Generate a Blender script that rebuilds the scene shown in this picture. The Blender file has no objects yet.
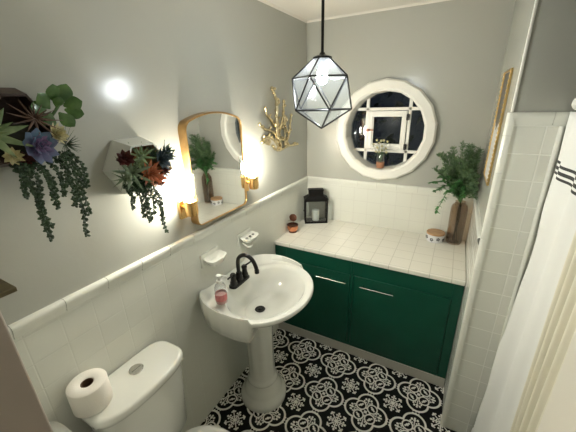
import bpy, bmesh, math, random
from mathutils import Vector, Matrix
random.seed(7)
PI = math.pi
S = bpy.context.scene
COL = S.collection
V = Vector

# ------------------------------------------------------------------ node helpers
class X:
    nt = None
    def __init__(s, sock): s.s = sock
    @staticmethod
    def m(op, *a, clamp=False):
        n = X.nt.nodes.new('ShaderNodeMath'); n.operation = op; n.use_clamp = clamp
        for i, v in enumerate(a):
            if isinstance(v, X): X.nt.links.new(v.s, n.inputs[i])
            else: n.inputs[i].default_value = v
        return X(n.outputs[0])
    def __add__(s, o): return X.m('ADD', s, o)
    def __radd__(s, o): return X.m('ADD', o, s)
    def __sub__(s, o): return X.m('SUBTRACT', s, o)
    def __rsub__(s, o): return X.m('SUBTRACT', o, s)
    def __mul__(s, o): return X.m('MULTIPLY', s, o)
    __rmul__ = __mul__
    def __truediv__(s, o): return X.m('DIVIDE', s, o)
def xabs(a): return X.m('ABSOLUTE', a)
def fract(a): return X.m('FRACT', a)
def xmin(a, b): return X.m('MINIMUM', a, b)
def xmax(a, b): return X.m('MAXIMUM', a, b)
def lt(a, b): return X.m('LESS_THAN', a, b)
def length(a, b): return X.m('SQRT', a*a + b*b)
def soft(d, w, e):      # 1 inside |d|<w, soft edge e
    return X.m('MULTIPLY_ADD', xabs(d), -1.0/e, (w+e)/e, clamp=True)

def mat(name, color, rough=.5, metal=0, spec=.5, emit=None, estr=0, trans=0, noise=0, nscale=30, bump=0, bscale=200, coat=0, sub=0, vary=None):
    m = bpy.data.materials.new(name); m.use_nodes = True
    nt = m.node_tree; b = nt.nodes['Principled BSDF']
    b.inputs['Base Color'].default_value = (*color, 1)
    b.inputs['Roughness'].default_value = rough
    b.inputs['Metallic'].default_value = metal
    b.inputs['Specular IOR Level'].default_value = spec
    b.inputs['Transmission Weight'].default_value = trans
    b.inputs['Coat Weight'].default_value = coat
    if sub:
        b.inputs['Subsurface Weight'].default_value = sub
        b.inputs['Subsurface Radius'].default_value = (.02, .02, .02)
    if emit:
        b.inputs['Emission Color'].default_value = (*emit, 1)
        b.inputs['Emission Strength'].default_value = estr
    tc = nt.nodes.new('ShaderNodeTexCoord')
    if noise or vary:
        n = nt.nodes.new('ShaderNodeTexNoise'); n.inputs['Scale'].default_value = nscale; n.inputs['Detail'].default_value = 4
        nt.links.new(tc.outputs['Object'], n.inputs['Vector'])
        r = nt.nodes.new('ShaderNodeValToRGB'); r.color_ramp.elements[0].position = .35; r.color_ramp.elements[1].position = .65
        c2 = vary if vary else tuple(max(0, c*(1-noise)) for c in color)
        r.color_ramp.elements[0].color = (*c2, 1); r.color_ramp.elements[1].color = (*color, 1)
        nt.links.new(n.outputs['Fac'], r.inputs['Fac']); nt.links.new(r.outputs['Color'], b.inputs['Base Color'])
    if bump:
        n = nt.nodes.new('ShaderNodeTexNoise'); n.inputs['Scale'].default_value = bscale; n.inputs['Detail'].default_value = 3
        nt.links.new(tc.outputs['Object'], n.inputs['Vector'])
        bp = nt.nodes.new('ShaderNodeBump'); bp.inputs['Strength'].default_value = bump; bp.inputs['Distance'].default_value = .002
        nt.links.new(n.outputs['Fac'], bp.inputs['Height']); nt.links.new(bp.outputs['Normal'], b.inputs['Normal'])
    return m

def tile_mat(name, au, av, su, sv, ou=0, ov=0, color=(.80, .80, .74), grout=(.66, .66, .61), rough=.16, gw=.0022, bond=False, bumps=.5):
    m = mat(name, color, rough); nt = m.node_tree; X.nt = nt; b = nt.nodes['Principled BSDF']
    tc = nt.nodes.new('ShaderNodeTexCoord'); sp = nt.nodes.new('ShaderNodeSeparateXYZ')
    nt.links.new(tc.outputs['Object'], sp.inputs[0])
    u = X(sp.outputs['XYZ'.index(au)]); v = X(sp.outputs['XYZ'.index(av)])
    fv = fract((v - ov)/sv); fu = fract((u - ou)/su)
    du = (.5 - xabs(fu - .5))*su; dv = (.5 - xabs(fv - .5))*sv
    d = xmin(du, dv)
    h = X.m('DIVIDE', d, gw*1.6, clamp=True)          # rounded edge of the tile
    g = X.m('MULTIPLY_ADD', d, -1.0/(gw*.6), 1.6, clamp=True)
    mx = nt.nodes.new('ShaderNodeMix'); mx.data_type = 'RGBA'
    nt.links.new(g.s, mx.inputs['Factor']); mx.inputs['A'].default_value = (*color, 1); mx.inputs['B'].default_value = (*grout, 1)
    nt.links.new(mx.outputs['Result'], b.inputs['Base Color'])
    nz = nt.nodes.new('ShaderNodeTexNoise'); nz.inputs['Scale'].default_value = 14; nt.links.new(tc.outputs['Object'], nz.inputs['Vector'])
    hh = h + X(nz.outputs['Fac'])*.35
    bp = nt.nodes.new('ShaderNodeBump'); bp.inputs['Strength'].default_value = bumps; bp.inputs['Distance'].default_value = .0015
    nt.links.new(hh.s, bp.inputs['Height']); nt.links.new(bp.outputs['Normal'], b.inputs['Normal'])
    rr = g*.5 + rough
    nt.links.new(rr.s, b.inputs['Roughness'])
    return m

def floor_mat():
    m = mat('patterned_cement_tile', (.02, .02, .02), .35, spec=.22); nt = m.node_tree; X.nt = nt; b = nt.nodes['Principled BSDF']
    tc = nt.nodes.new('ShaderNodeTexCoord'); sp = nt.nodes.new('ShaderNodeSeparateXYZ')
    nt.links.new(tc.outputs['Object'], sp.inputs[0])
    P = .277
    x = fract((X(sp.outputs[0]) - .582)/P + .5) - .5
    y = fract((X(sp.outputs[1]) + .725)/P + .5) - .5
    ax, ay = xabs(x), xabs(y)
    a, c = xmax(ax, ay), xmin(ax, ay)
    e = .006
    tot = soft(length(a - .235, c) - .224, .019, e)                           # four big petals
    inner = soft(length(ax - .125, ay - .125) - .105, .012, e)                # inner knot of four rings
    tot = xmax(tot, inner)
    # floret in each petal
    fl = soft(length(a - .30, c), .026, e)
    fl = xmax(fl, soft(length(a - .345, c - .0), .02, e))
    fl = xmax(fl, soft(length((a - .315), (c - .06)*1.2), .026, e))
    fl = xmax(fl, soft(length((a - .26), (c - .085)*1.3), .022, e))
    fl = xmax(fl, soft(c, .007, e)*lt(xabs(a - .25), .08))
    fl = xmax(fl, soft(length(a - .235, c - .045), .014, e))
    # florets in knot
    fl = xmax(fl, soft(length(ax - .13, ay - .13), .028, e))
    fl = xmax(fl, soft(length(ax - .165, ay - .10), .018, e))
    fl = xmax(fl, soft(length(ax - .10, ay - .165), .018, e))
    fl = xmax(fl, soft(length(a - .0, c), .03, e))
    fl = xmax(fl, soft(length(a - .10, c), .02, e))
    tot = xmax(tot, fl)
    # cross floret on the tile corners
    p, q = .5 - ax, .5 - ay
    ga, gc = xmax(p, q), xmin(p, q)
    cr = soft(gc, .009, e)*lt(ga, .19)
    cr = xmax(cr, soft(xabs(p - q)*.7, .008, e)*lt(ga, .15))
    cr = xmax(cr, soft(length(ga - .19, gc), .022, e))
    cr = xmax(cr, soft(length(ga - .145, gc - .038), .018, e))
    cr = xmax(cr, soft(length(ga - .085, gc - .032), .014, e))
    cr = xmax(cr, soft(length(p - .15, q - .15), .024, e))
    cr = xmax(cr, soft(length(ga - .165, gc - .115), .016, e))
    cr = xmax(cr, soft(length(ga, gc), .03, e))
    tot = xmax(tot, cr)
    # small buds where the petals of neighbours meet
    tot = xmax(tot, soft(length(a - .475, c - .0), .016, e))
    tot = xmax(tot, soft(length(a - .47, c - .06), .016, e))
    # hairline joints of the tiles
    nz = nt.nodes.new('ShaderNodeTexNoise'); nz.inputs['Scale'].default_value = 60; nt.links.new(tc.outputs['Object'], nz.inputs['Vector'])
    mx = nt.nodes.new('ShaderNodeMix'); mx.data_type = 'RGBA'
    nt.links.new(tot.s, mx.inputs['Factor']); mx.inputs['A'].default_value = (.004, .004, .005, 1); mx.inputs['B'].default_value = (.90, .89, .84, 1)
    nt.links.new(mx.outputs['Result'], b.inputs['Base Color'])
    rr = X(nz.outputs['Fac'])*.2 + .35
    nt.links.new(rr.s, b.inputs['Roughness'])
    return m

def wood_mat(name, c1, c2, axis=1, scale=14, rough=.45):
    m = mat(name, c1, rough); nt = m.node_tree; b = nt.nodes['Principled BSDF']
    tc = nt.nodes.new('ShaderNodeTexCoord'); mp = nt.nodes.new('ShaderNodeMapping')
    sc = [1, 1, 1]; sc[axis] = .12; mp.inputs['Scale'].default_value = sc
    nt.links.new(tc.outputs['Object'], mp.inputs['Vector'])
    n = nt.nodes.new('ShaderNodeTexNoise'); n.inputs['Scale'].default_value = scale*6; n.inputs['Detail'].default_value = 5
    nt.links.new(mp.outputs[0], n.inputs['Vector'])
    r = nt.nodes.new('ShaderNodeValToRGB'); r.color_ramp.elements[0].position = .3; r.color_ramp.elements[1].position = .7
    r.color_ramp.elements[0].color = (*c1, 1); r.color_ramp.elements[1].color = (*c2, 1)
    nt.links.new(n.outputs['Fac'], r.inputs['Fac']); nt.links.new(r.outputs['Color'], b.inputs['Base Color'])
    return m

def glass_mat(name, tint=(1, 1, 1), gloss=.12, rough=.02, haze=0, fk=.7, bump=0, bscale=60):
    m = bpy.data.materials.new(name); m.use_nodes = True; nt = m.node_tree; nt.nodes.clear()
    out = nt.nodes.new('ShaderNodeOutputMaterial'); tr = nt.nodes.new('ShaderNodeBsdfTransparent'); tr.inputs[0].default_value = (*tint, 1)
    gl = nt.nodes.new('ShaderNodeBsdfGlossy'); gl.inputs['Roughness'].default_value = rough
    lw = nt.nodes.new('ShaderNodeLayerWeight'); lw.inputs['Blend'].default_value = .5
    X.nt = nt
    f = X.m('MULTIPLY_ADD', X.m('POWER', X(lw.outputs['Facing']), 3.0), fk, gloss, clamp=True)
    mx = nt.nodes.new('ShaderNodeMixShader'); nt.links.new(f.s, mx.inputs[0]); nt.links.new(tr.outputs[0], mx.inputs[1]); nt.links.new(gl.outputs[0], mx.inputs[2])
    last = mx
    if haze:
        tl = nt.nodes.new('ShaderNodeBsdfTranslucent'); tl.inputs[0].default_value = (.9, .93, .95, 1)
        m2 = nt.nodes.new('ShaderNodeMixShader'); m2.inputs[0].default_value = haze
        nt.links.new(mx.outputs[0], m2.inputs[1]); nt.links.new(tl.outputs[0], m2.inputs[2]); last = m2
    if bump:
        tc = nt.nodes.new('ShaderNodeTexCoord'); n = nt.nodes.new('ShaderNodeTexNoise'); n.inputs['Scale'].default_value = bscale
        nt.links.new(tc.outputs['Object'], n.inputs['Vector'])
        bp = nt.nodes.new('ShaderNodeBump'); bp.inputs['Strength'].default_value = bump; bp.inputs['Distance'].default_value = .004
        nt.links.new(n.outputs['Fac'], bp.inputs['Height']); nt.links.new(bp.outputs['Normal'], gl.inputs['Normal'])
    nt.links.new(last.outputs[0], out.inputs[0])
    return m

# ------------------------------------------------------------------ materials
PAINT = mat('sage_grey_wall_paint', (.42, .425, .38), .22, spec=.6, bump=.3, bscale=22)
CEIL = mat('ceiling_paint', (.72, .69, .62), .7, bump=.1)
WHITE = mat('white_gloss_paint', (.80, .79, .73), .35)
CASING = mat('cream_paint', (.74, .71, .62), .45)
TL = tile_mat('wall_tile_left', 'Y', 'Z', .108, .108, -1.797+.108*.0, 1.138, color=(.72, .73, .665), grout=(.66, .67, .61), bumps=.3)
TF = tile_mat('wall_tile_far', 'X', 'Z', .112, .108, .09, 1.138, color=(.72, .73, .665), grout=(.60, .60, .55))
TR = tile_mat('wall_tile_tub_end', 'X', 'Z', .112, .1075, 1.290, 1.706, color=(.72, .73, .665), grout=(.84, .85, .79), gw=.003)
TRS = tile_mat('wall_tile_alcove', 'Y', 'Z', .108, .108, 0, 1.138, color=(.72, .73, .665), grout=(.60, .60, .55))
TC = tile_mat('counter_tile', 'X', 'Y', .119, .119, 1.205, -.59, color=(.82, .80, .72), grout=(.52, .50, .43), gw=.0030)
CAP = mat('glazed_cap_tile', (.74, .75, .685), .15)
CAPG = mat('cap_grout', (.55, .55, .50), .6)
FLOOR = floor_mat()
PORC = mat('white_porcelain', (.76, .77, .72), .07, spec=.6, coat=.5)
PORC2 = mat('glazed_soap_dish', (.80, .81, .75), .08, spec=.6, coat=.4)
GREEN = mat('dark_green_cabinet_paint', (.002, .072, .042), .36, noise=.10, nscale=8)
KICK = mat('pale_grey_kickboard_paint', (.50, .49, .44), .5)
CHROME = mat('brushed_nickel', (.78, .76, .72), .22, metal=1)
BLACK = mat('matte_black_metal', (.006, .006, .006), .3, spec=.35)
BLACKP = mat('black_lantern_paint', (.004, .004, .004), .5, spec=.2)
GOLD = mat('brushed_gold', (.80, .56, .24), .28, metal=1, noise=.25, nscale=20)
BRASS = mat('warm_brass', (.78, .50, .20), .25, metal=1)
CORALM = mat('antique_gold_leaf', (.90, .76, .48), .24, metal=1, noise=.45, nscale=60, bump=.5, bscale=90)
COPPER = mat('polished_copper', (.72, .30, .16), .2, metal=1)
BRONZE = mat('dark_bronze', (.12, .05, .03), .3, metal=.8)
MIRROR = mat('mirror_glass', (.93, .94, .93), .01, metal=1)
GLASSW = glass_mat('window_glass', (.70, .74, .76), .035)
GLASSL = glass_mat('lantern_glass', (.93, .95, .95), .06)
GLASSP = glass_mat('seeded_pendant_glass', (.965, .98, .985), .008, rough=.05, fk=.22, haze=.012, bump=.8, bscale=55)
VASEM = glass_mat('smoked_brown_glass', (.86, .77, .68), .07, rough=.04)
BOTM = glass_mat('clear_bottle_plastic', (.93, .95, .95), .10, rough=.05, haze=.15)
SOAPL = mat('pink_soap_label', (.62, .19, .19), .4, noise=.25, nscale=60)
WPLAST = mat('white_plastic', (.78, .78, .74), .3)
PAPER = mat('toilet_tissue', (.80, .77, .71), .9, bump=.3, bscale=150)
CARD = mat('cardboard_core', (.10, .055, .03), .8)
CLOTH = mat('white_curtain_cotton', (.80, .81, .78), .85, bump=.25, bscale=300)
LINER = mat('cream_curtain_liner', (.76, .73, .60), .6, bump=.15, bscale=90)
STRIPE = mat('charcoal_stripe', (.035, .035, .035), .85)
SHELFW = wood_mat('olive_brown_stained_wood', (.055, .042, .015), (.11, .085, .035), 1)
LIDW = wood_mat('bamboo_wood', (.36, .20, .09), (.50, .30, .15), 0)
PLWHITE = mat('white_painted_planter', (.62, .63, .58), .45)
PLIN = wood_mat('walnut_planter_wood', (.16, .075, .025), (.30, .15, .055), 1)
PLDARK = wood_mat('dark_walnut_planter', (.020, .008, .006), (.045, .018, .012), 1)
SOIL = mat('dark_moss', (.03, .03, .02), .9, bump=.6, bscale=80)
BLK = mat('black_print', (.01, .01, .012), .5)
TERRA = mat('terracotta_pot_clay', (.36, .17, .09), .7)
def leafm(n, a, b, sc=40, rough=.5): return mat(n, a, rough, vary=b, nscale=sc)
L_DK = leafm('dark_green_leaf', (.030, .070, .028), (.012, .032, .014))
L_BEAD = leafm('trailing_bead_leaf', (.028, .062, .024), (.012, .030, .013))
L_JADE = leafm('jade_leaf', (.075, .16, .035), (.03, .08, .02), 25, .25)
L_ALOE = leafm('pale_aloe_leaf', (.24, .31, .15), (.12, .19, .08), 30)
L_AGAVE = leafm('grey_green_agave_leaf', (.21, .27, .17), (.10, .15, .08), 30)
L_BLUE = leafm('blue_echeveria_leaf', (.08, .16, .24), (.12, .10, .21), 22)
L_BLUED = leafm('slate_blue_leaf', (.06, .09, .11), (.03, .05, .06), 22)
L_PURP = leafm('purple_leaf', (.23, .13, .26), (.12, .09, .20), 22)
L_ORANGE = leafm('coral_orange_leaf', (.50, .17, .07), (.30, .09, .04), 30)
L_BURG = leafm('burgundy_leaf', (.09, .018, .014), (.04, .010, .010), 30)
L_CREAM = leafm('cream_bloom', (.55, .50, .28), (.36, .34, .17), 30)
L_TAN = leafm('tan_fluffy_bloom', (.40, .32, .17), (.22, .19, .09), 40)
L_BRN = leafm('reddish_brown_spikes', (.16, .09, .06), (.07, .045, .035), 40)
L_FERN = leafm('fern_green', (.11, .19, .075), (.045, .10, .04), 30)
L_SPRIG = leafm('bright_sprig_green', (.10, .30, .085), (.04, .14, .04), 30)
STEM = mat('brown_stem', (.06, .05, .025), .7)

# ------------------------------------------------------------------ mesh helpers
def link(name, bm, m, parent=None, smooth=True, bevel=0, segs=2, sub=0, solid=0, angle=40):
    me = bpy.data.meshes.new(name); bmesh.ops.recalc_face_normals(bm, faces=bm.faces); bm.to_mesh(me); bm.free()
    o = bpy.data.objects.new(name, me); COL.objects.link(o)
    for mm in (m if isinstance(m, (list, tuple)) else [m]): me.materials.append(mm)
    if smooth:
        for p in me.polygons: p.use_smooth = True
        try: me.set_sharp_from_angle(angle=math.radians(angle))
        except Exception: pass
    if solid:
        md = o.modifiers.new('s', 'SOLIDIFY'); md.thickness = solid; md.offset = 0
    if bevel:
        md = o.modifiers.new('b', 'BEVEL'); md.width = bevel; md.segments = segs; md.limit_method = 'ANGLE'; md.angle_limit = math.radians(30)
        md.harden_normals = False
    if sub:
        md = o.modifiers.new('u', 'SUBSURF'); md.levels = sub; md.render_levels = sub
    if parent:
        o.parent = parent
        o.matrix_parent_inverse = Matrix.Translation(-parent.location) if not parent.parent else Matrix.Translation(-(parent.location + parent.matrix_parent_inverse.translation + parent.parent.location))
    return o
def box(bm, x0, x1, y0, y1, z0, z1, mi=0, M=None):
    vs = [bm.verts.new(((x0, x1)[i & 1], (y0, y1)[(i >> 1) & 1], (z0, z1)[(i >> 2) & 1])) for i in range(8)]
    if M:
        for v in vs: v.co = M @ v.co
    for f in ((0, 1, 3, 2), (4, 6, 7, 5), (0, 4, 5, 1), (2, 3, 7, 6), (0, 2, 6, 4), (1, 5, 7, 3)):
        bm.faces.new([vs[i] for i in f]).material_index = mi
    return vs
def B(*a): bm = bmesh.new(); box(bm, *a); return bm
def loft(bm, rings, close=True, cap0=True, cap1=True, mi=0):
    R = [[bm.verts.new(p) for p in r] for r in rings]
    n = len(R[0])
    for a, b in zip(R, R[1:]):
        for i in range(n if close else n-1):
            j = (i+1) % n
            f = bm.faces.new((a[i], a[j], b[j], b[i])); f.material_index = mi
    if cap0: bm.faces.new(R[0][::-1]).material_index = mi
    if cap1: bm.faces.new(R[-1]).material_index = mi
    return R
def lathe(bm, prof, c=(0, 0, 0), n=32, axis=None, cap0=True, cap1=True, mi=0, fl=None):
    c = V(c)
    q = V((0, 0, 1)).rotation_difference(V(axis)) if axis else None
    rings = []
    for r, z in prof:
        ring = []
        for i in range(n):
            t = 2*PI*i/n; rr = r*(fl(t, z) if fl else 1)
            p = V((rr*math.cos(t), rr*math.sin(t), z))
            if q: p = q @ p
            ring.append(p + c)
        rings.append(ring)
    loft(bm, rings, True, cap0, cap1, mi)
def tube(bm, pts, r, n=8, mi=0, closed=False):
    pts = [V(p) for p in pts]; N = len(pts)
    rs = r if isinstance(r, (list, tuple)) else [r]*N
    rings = []; up = None
    for i, p in enumerate(pts):
        if closed: d = (pts[(i+1) % N] - pts[i-1]).normalized()
        else: d = ((pts[min(i+1, N-1)] - pts[max(i-1, 0)])).normalized()
        if up is None:
            up = V((0, 0, 1)) if abs(d.z) < .9 else V((1, 0, 0))
        u = (up - d*up.dot(d)).normalized(); w = d.cross(u); up = u
        rings.append([p + rs[i]*(math.cos(2*PI*k/n)*u + math.sin(2*PI*k/n)*w) for k in range(n)])
    if closed: rings.append(rings[0]); 
    if closed:
        R = [[bm.verts.new(p) for p in rg] for rg in rings[:-1]]
        for i in range(N):
            a, b = R[i], R[(i+1) % N]
            for k in range(n): bm.faces.new((a[k], a[(k+1) % n], b[(k+1) % n], b[k])).material_index = mi
    else: loft(bm, rings, True, True, True, mi)
def smoothpts(pts, k=6):
    pts = [V(p) for p in pts]; out = []
    P = [pts[0]*2 - pts[1]] + pts + [pts[-1]*2 - pts[-2]]
    for i in range(1, len(P)-2):
        for j in range(k):
            t = j/k; a, b, c, d = P[i-1], P[i], P[i+1], P[i+2]
            out.append(.5*((2*b) + (c-a)*t + (2*a-5*b+4*c-d)*t*t + (3*b-a-3*c+d)*t**3))
    out.append(pts[-1]); return out
def leaf(bm, base, d, up, L, W, T=.002, bend=0, n=6, tip=1.0, fat=.45, mi=0):
    """a leaf with real thickness: cross sections along d, bending towards up"""
    base, d, up = V(base), V(d).normalized(), V(up)
    up = (up - d*up.dot(d)).normalized(); w = d.cross(up)
    rings = []
    for i in range(n+1):
        t = i/n
        s = math.sin(PI*min(1, (t**fat if fat != 1 else t)))**.75 if 0 < t < 1 else .12
        if t >= 1: s = .05
        s = max(s, .12 if t < .5 else .05)
        c = base + d*L*t + up*bend*L*t*t
        a = W*.5*s*tip; h = T*.5*max(s, .3)
        rings.append([c + w*a, c + up*h, c - w*a + up*h*.2, c - up*h])
    loft(bm, rings, True, True, True, mi)
def ell(bm, c, r, n=10, m=6, mi=0, M=None):
    c = V(c); rings = []
    r = (r, r, r) if not isinstance(r, (list, tuple)) else r
    for j in range(m+1):
        a = PI*(j + (.06 if j == 0 else 0) - (.06 if j == m else 0))/m
        ring = []
        for i in range(n):
            p = V((r[0]*math.sin(a)*math.cos(2*PI*i/n), r[1]*math.sin(a)*math.sin(2*PI*i/n), r[2]*math.cos(a)))
            ring.append(c + (M @ p if M else p))
        rings.append(ring)
    loft(bm, rings, True, True, True, mi)

def tag(o, label, cat=None, group=None, kind=None):
    if label: o['label'] = label
    if cat: o['category'] = cat
    if group: o['group'] = group
    if kind: o['kind'] = kind
    return o
def thing(name, loc, label, cat, group=None):
    o = bpy.data.objects.new(name, None); COL.objects.link(o); o.location = loc; o.empty_display_size = .05
    return tag(o, label, cat, group)
def struct(name, bm, m, label=None, **k):
    o = link(name, bm, m, **k); o['kind'] = 'structure'
    o['label'] = label or name; o['category'] = name.split('_')[0]
    return o

# ------------------------------------------------------------------ camera (solved from the photograph)
F = 302.576; YAW = .507149; PITCH = .360119; ROLL = -.028297; CP = V((1.113454, -2.378710, 1.815447))
fwd = V((-math.sin(YAW)*math.cos(PITCH), math.cos(YAW)*math.cos(PITCH), -math.sin(PITCH)))
r0 = fwd.cross(V((0, 0, 1))).normalized(); u0 = r0.cross(fwd)
rr_ = math.cos(ROLL)*r0 + math.sin(ROLL)*u0; uu_ = -math.sin(ROLL)*r0 + math.cos(ROLL)*u0
cam = bpy.data.cameras.new('camera'); co = bpy.data.objects.new('camera', cam); COL.objects.link(co)
cam.sensor_fit = 'HORIZONTAL'; cam.sensor_width = 36; cam.lens = F/576*36; cam.clip_start = .02
co.matrix_world = Matrix(((rr_.x, uu_.x, -fwd.x, CP.x), (rr_.y, uu_.y, -fwd.y, CP.y), (rr_.z, uu_.z, -fwd.z, CP.z), (0, 0, 0, 1)))
S.camera = co

# ------------------------------------------------------------------ room shell
W = 1.278; HC = .829; HT = 1.2; H = 2.377; DC = .596; DW = .88; HR = 1.755
NY = -2.3095        # room side face of the door wall
WX, WZ, WR = .622, 1.59, .288
bm = bmesh.new(); box(bm, -.1, 2.25, -3.7, .2, -.08, 0)
struct('floor', bm, FLOOR, 'black and white patterned tile floor', smooth=False)
bm = bmesh.new(); box(bm, -.1, 2.25, -3.7, .2, H, H+.08)
struct('ceiling', bm, CEIL, 'off white ceiling', smooth=False)
bm = bmesh.new(); box(bm, -.1, -.008, -3.7, .2, 0, H); box(bm, -.008, 0, -2.45, 0, 0, 1.155, 1)
struct('wall_left', bm, [PAINT, TL], 'grey left wall with pale tile below', smooth=False)
# far wall with the round hole
bm = bmesh.new()
x0, x1, z0, z1 = -.008, W+.02, 1.15, H
N = 48; ang = [2*PI*i/N for i in range(N)]
for cx_, cz_ in ((x0, z0), (x1, z0), (x1, z1), (x0, z1)): ang.append(math.atan2(cz_-WZ, cx_-WX) % (2*PI))
ang = sorted(set(round(a, 6) for a in ang))
def rectpt(a):
    c, s = math.cos(a), math.sin(a); ts = []
    if c > 1e-9: ts.append((x1-WX)/c)
    if c < -1e-9: ts.append((x0-WX)/c)
    if s > 1e-9: ts.append((z1-WZ)/s)
    if s < -1e-9: ts.append((z0-WZ)/s)
    t = min(ts); return WX+t*c, WZ+t*s
rings = []
inn = [(WX+WR*math.cos(a), WZ+WR*math.sin(a)) for a in ang]; out = [rectpt(a) for a in ang]
Rr = [[(x, .17, z) for x, z in out], [(x, .008, z) for x, z in out], [(x, .008, z) for x, z in inn], [(x, .17, z) for x, z in inn]]
R = [[bm.verts.new(p) for p in r] for r in Rr]
for k in range(4):
    a, b = R[k], R[(k+1) % 4]
    for i in range(len(ang)):
        j = (i+1) % len(ang); bm.faces.new((a[i], a[j], b[j], b[i]))
box(bm, -.008, W+.02, .008, .17, 0, 1.15); box(bm, 0, W, 0, .008, 0, 1.155, 1)
struct('wall_far', bm, [PAINT, TF], 'grey far wall with round window opening and white tile below', smooth=False)
# pier between the counter alcove and the tub
bm = bmesh.new(); box(bm, W+.008, 2.25, -DW+.008, .2, 0, H)
box(bm, W, W+.008, -DW+.004, 0, 0, 1.155, 1); box(bm, W+.004, 2.15, -DW, -DW+.008, 0, HR-.045, 2)
struct('wall_right', bm, [PAINT, TRS, TR], 'wall pier beside counter, pale tile on the tub end', smooth=False)
bm = bmesh.new(); box(bm, 2.15, 2.25, -3.7, -DW, 0, H)
struct('wall_tub_side', bm, [PAINT], 'painted wall behind the tub', smooth=False)
JX = .78
bm = bmesh.new(); box(bm, -.008, JX-.02, NY-.12, NY, 0, H); box(bm, 1.46, 2.15, NY-.12, NY, 0, H); box(bm, JX-.02, 1.46, NY-.12, NY, 2.05, H)
struct('wall_near', bm, PAINT, 'wall with the doorway the picture is taken through', smooth=False)
bm = bmesh.new(); box(bm, -.1, 2.25, -3.8, -3.7, 0, H)
struct('wall_hall', bm, PAINT, 'hallway wall behind the doorway', smooth=False)

def cap_run(name, p0, p1, nrm, z, step, h=.05, t=.014, start=0, label=''):
    """rail of rounded cap tiles with thin joints"""
    p0, p1, nrm = V(p0), V(p1), V(nrm); d = (p1-p0); L = d.length; d.normalize()
    prof = [(-.008, 0), (t*.35, 0), (t*.7, -.002), (t*.95, -.007), (t, -.014), (t*.8, -.024), (t*.35, -h*.8), (.002, -h), (-.008, -h)]
    bm = bmesh.new(); s = start - step if start > 0 else start
    while s < L:
        a, b = max(s+.0012, 0), min(s+step-.0012, L)
        if b > a+.002:
            loft(bm, [[p0 + d*q + nrm*n_ + V((0, 0, z+zz)) for n_, zz in prof] for q in (a, b)])
        s += step
    box_a = [p0 + d*q + nrm*n_ + V((0, 0, z+zz)) for q in (0, L) for n_, zz in ()]
    pr2 = [(-.008, -.002), (t*.5, -.003), (t*.7, -.014), (t*.3, -h*.8), (-.008, -h)]
    loft(bm, [[p0 + d*q + nrm*n_ + V((0, 0, z+zz)) for n_, zz in pr2] for q in (0, L)], mi=1)
    return struct(name, bm, [CAP, CAPG], label, angle=35)
# joints on the left rail sit at y = -1.9887 + k*.1516
cap_run('trim_1', (0, -2.30, 0), (0, 0, 0), (1, 0, 0), HT, .1516, start=(-1.9887+2.30) % .1516, label='rounded white cap tile rail on left wall')
cap_run('trim_2', (0, 0, 0), (W, 0, 0), (0, -1, 0), HT, .1516, label='rounded white cap tile rail on far wall')
cap_run('trim_3', (W, 0, 0), (W, -DW+.05, 0), (-1, 0, 0), HT, .1516, label='rounded white cap tile rail beside the counter')
cap_run('trim_4', (W+.01, -DW, 0), (2.15, -DW, 0), (0, -1, 0), HR, .1516, h=.048, t=.008, start=.128, label='cap tiles on top of the tub end tiling')
# vertical bullnose on the pier corner
bm = bmesh.new()
pr = [(W+.02, -DW-.006), (W+.004, -DW-.006), (W-.004, -DW-.002), (W-.008, -DW+.008), (W-.006, -DW+.020), (W+.008, -DW+.022), (W+.02, -DW+.01)]
z = 0
while z < HR-.01:
    zt = min(z+.1516, HR)
    loft(bm, [[(a, b, q) for a, b in pr] for q in (z+.001, zt-.001)]); z += .1516
loft(bm, [[(W+.02, -DW-.004, q), (W+.004, -DW-.004, q), (W-.006, -DW+.006, q), (W-.005, -DW+.019, q), (W+.015, -DW+.018, q)] for q in (0, HR-.003)], mi=1)
struct('trim_5', bm, [CAP, CAPG], 'white bullnose tiles down the pier corner', angle=50)
# tub flange bullnose strip on the end wall, near the curtain
bm = bmesh.new(); loft(bm, [[(1.437, -DW, q), (1.440, -DW-.006, q), (1.447, -DW-.009, q), (1.454, -DW-.006, q), (1.457, -DW, q)] for q in (0, HR-.05)])
struct('trim_6', bm, CAP, 'vertical rounded tile edge beside the curtain')
# plaster corner bead above the tiling
bm = bmesh.new(); box(bm, W+.002, W+.012, -DW+.002, -DW+.012, HR, H)
struct('trim_7', bm, WHITE, 'pale painted corner bead', bevel=.003)
# small cove at the ceiling
for nm, P in (('trim_8', [(-.008, -2.3), (-.008, .008)]), ('trim_9', [(-.008, .008), (W+.008, .008)])):
    bm = bmesh.new(); (ax_, ay_), (bx_, by_) = P
    n_ = V((1, 0, 0)) if ax_ == bx_ else V((0, -1, 0))
    loft(bm, [[V((px_, py_, H)), V((px_, py_, H-.012)), V((px_, py_, H-.012)) + n_*.004, V((px_, py_, H)) + n_*.012] for px_, py_ in P])
    struct(nm, bm, CEIL, 'thin cove between wall and ceiling')

# doorway: jamb lining, open door leaf
bm = bmesh.new(); box(bm, JX-.02, JX, NY-.125, NY+.002, 0, 2.05); box(bm, 1.44, 1.46, NY-.125, NY+.002, 0, 2.05); box(bm, JX, 1.44, NY-.125, NY+.002, 2.03, 2.05)
JAMB = mat('taupe_jamb_paint', (.46, .40, .35), .5)
struct('door_1', bm, JAMB, 'painted lining of the doorway', bevel=.002)
bm = bmesh.new(); box(bm, 1.385, 1.42, -2.28, -1.660, .01, 2.03)
dr = struct('door_2', bm, CASING, 'cream door leaf standing open on the right', bevel=.003)
bm = bmesh.new(); lathe(bm, [(.026, 0), (.026, .006), (.010, .009), (.010, .03), (.024, .036), (.028, .048), (.022, .058), (.004, .061)], (1.385, -1.73, .95), 24, (-1, 0, 0))
link('door_knob', bm, BRASS, dr)

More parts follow.
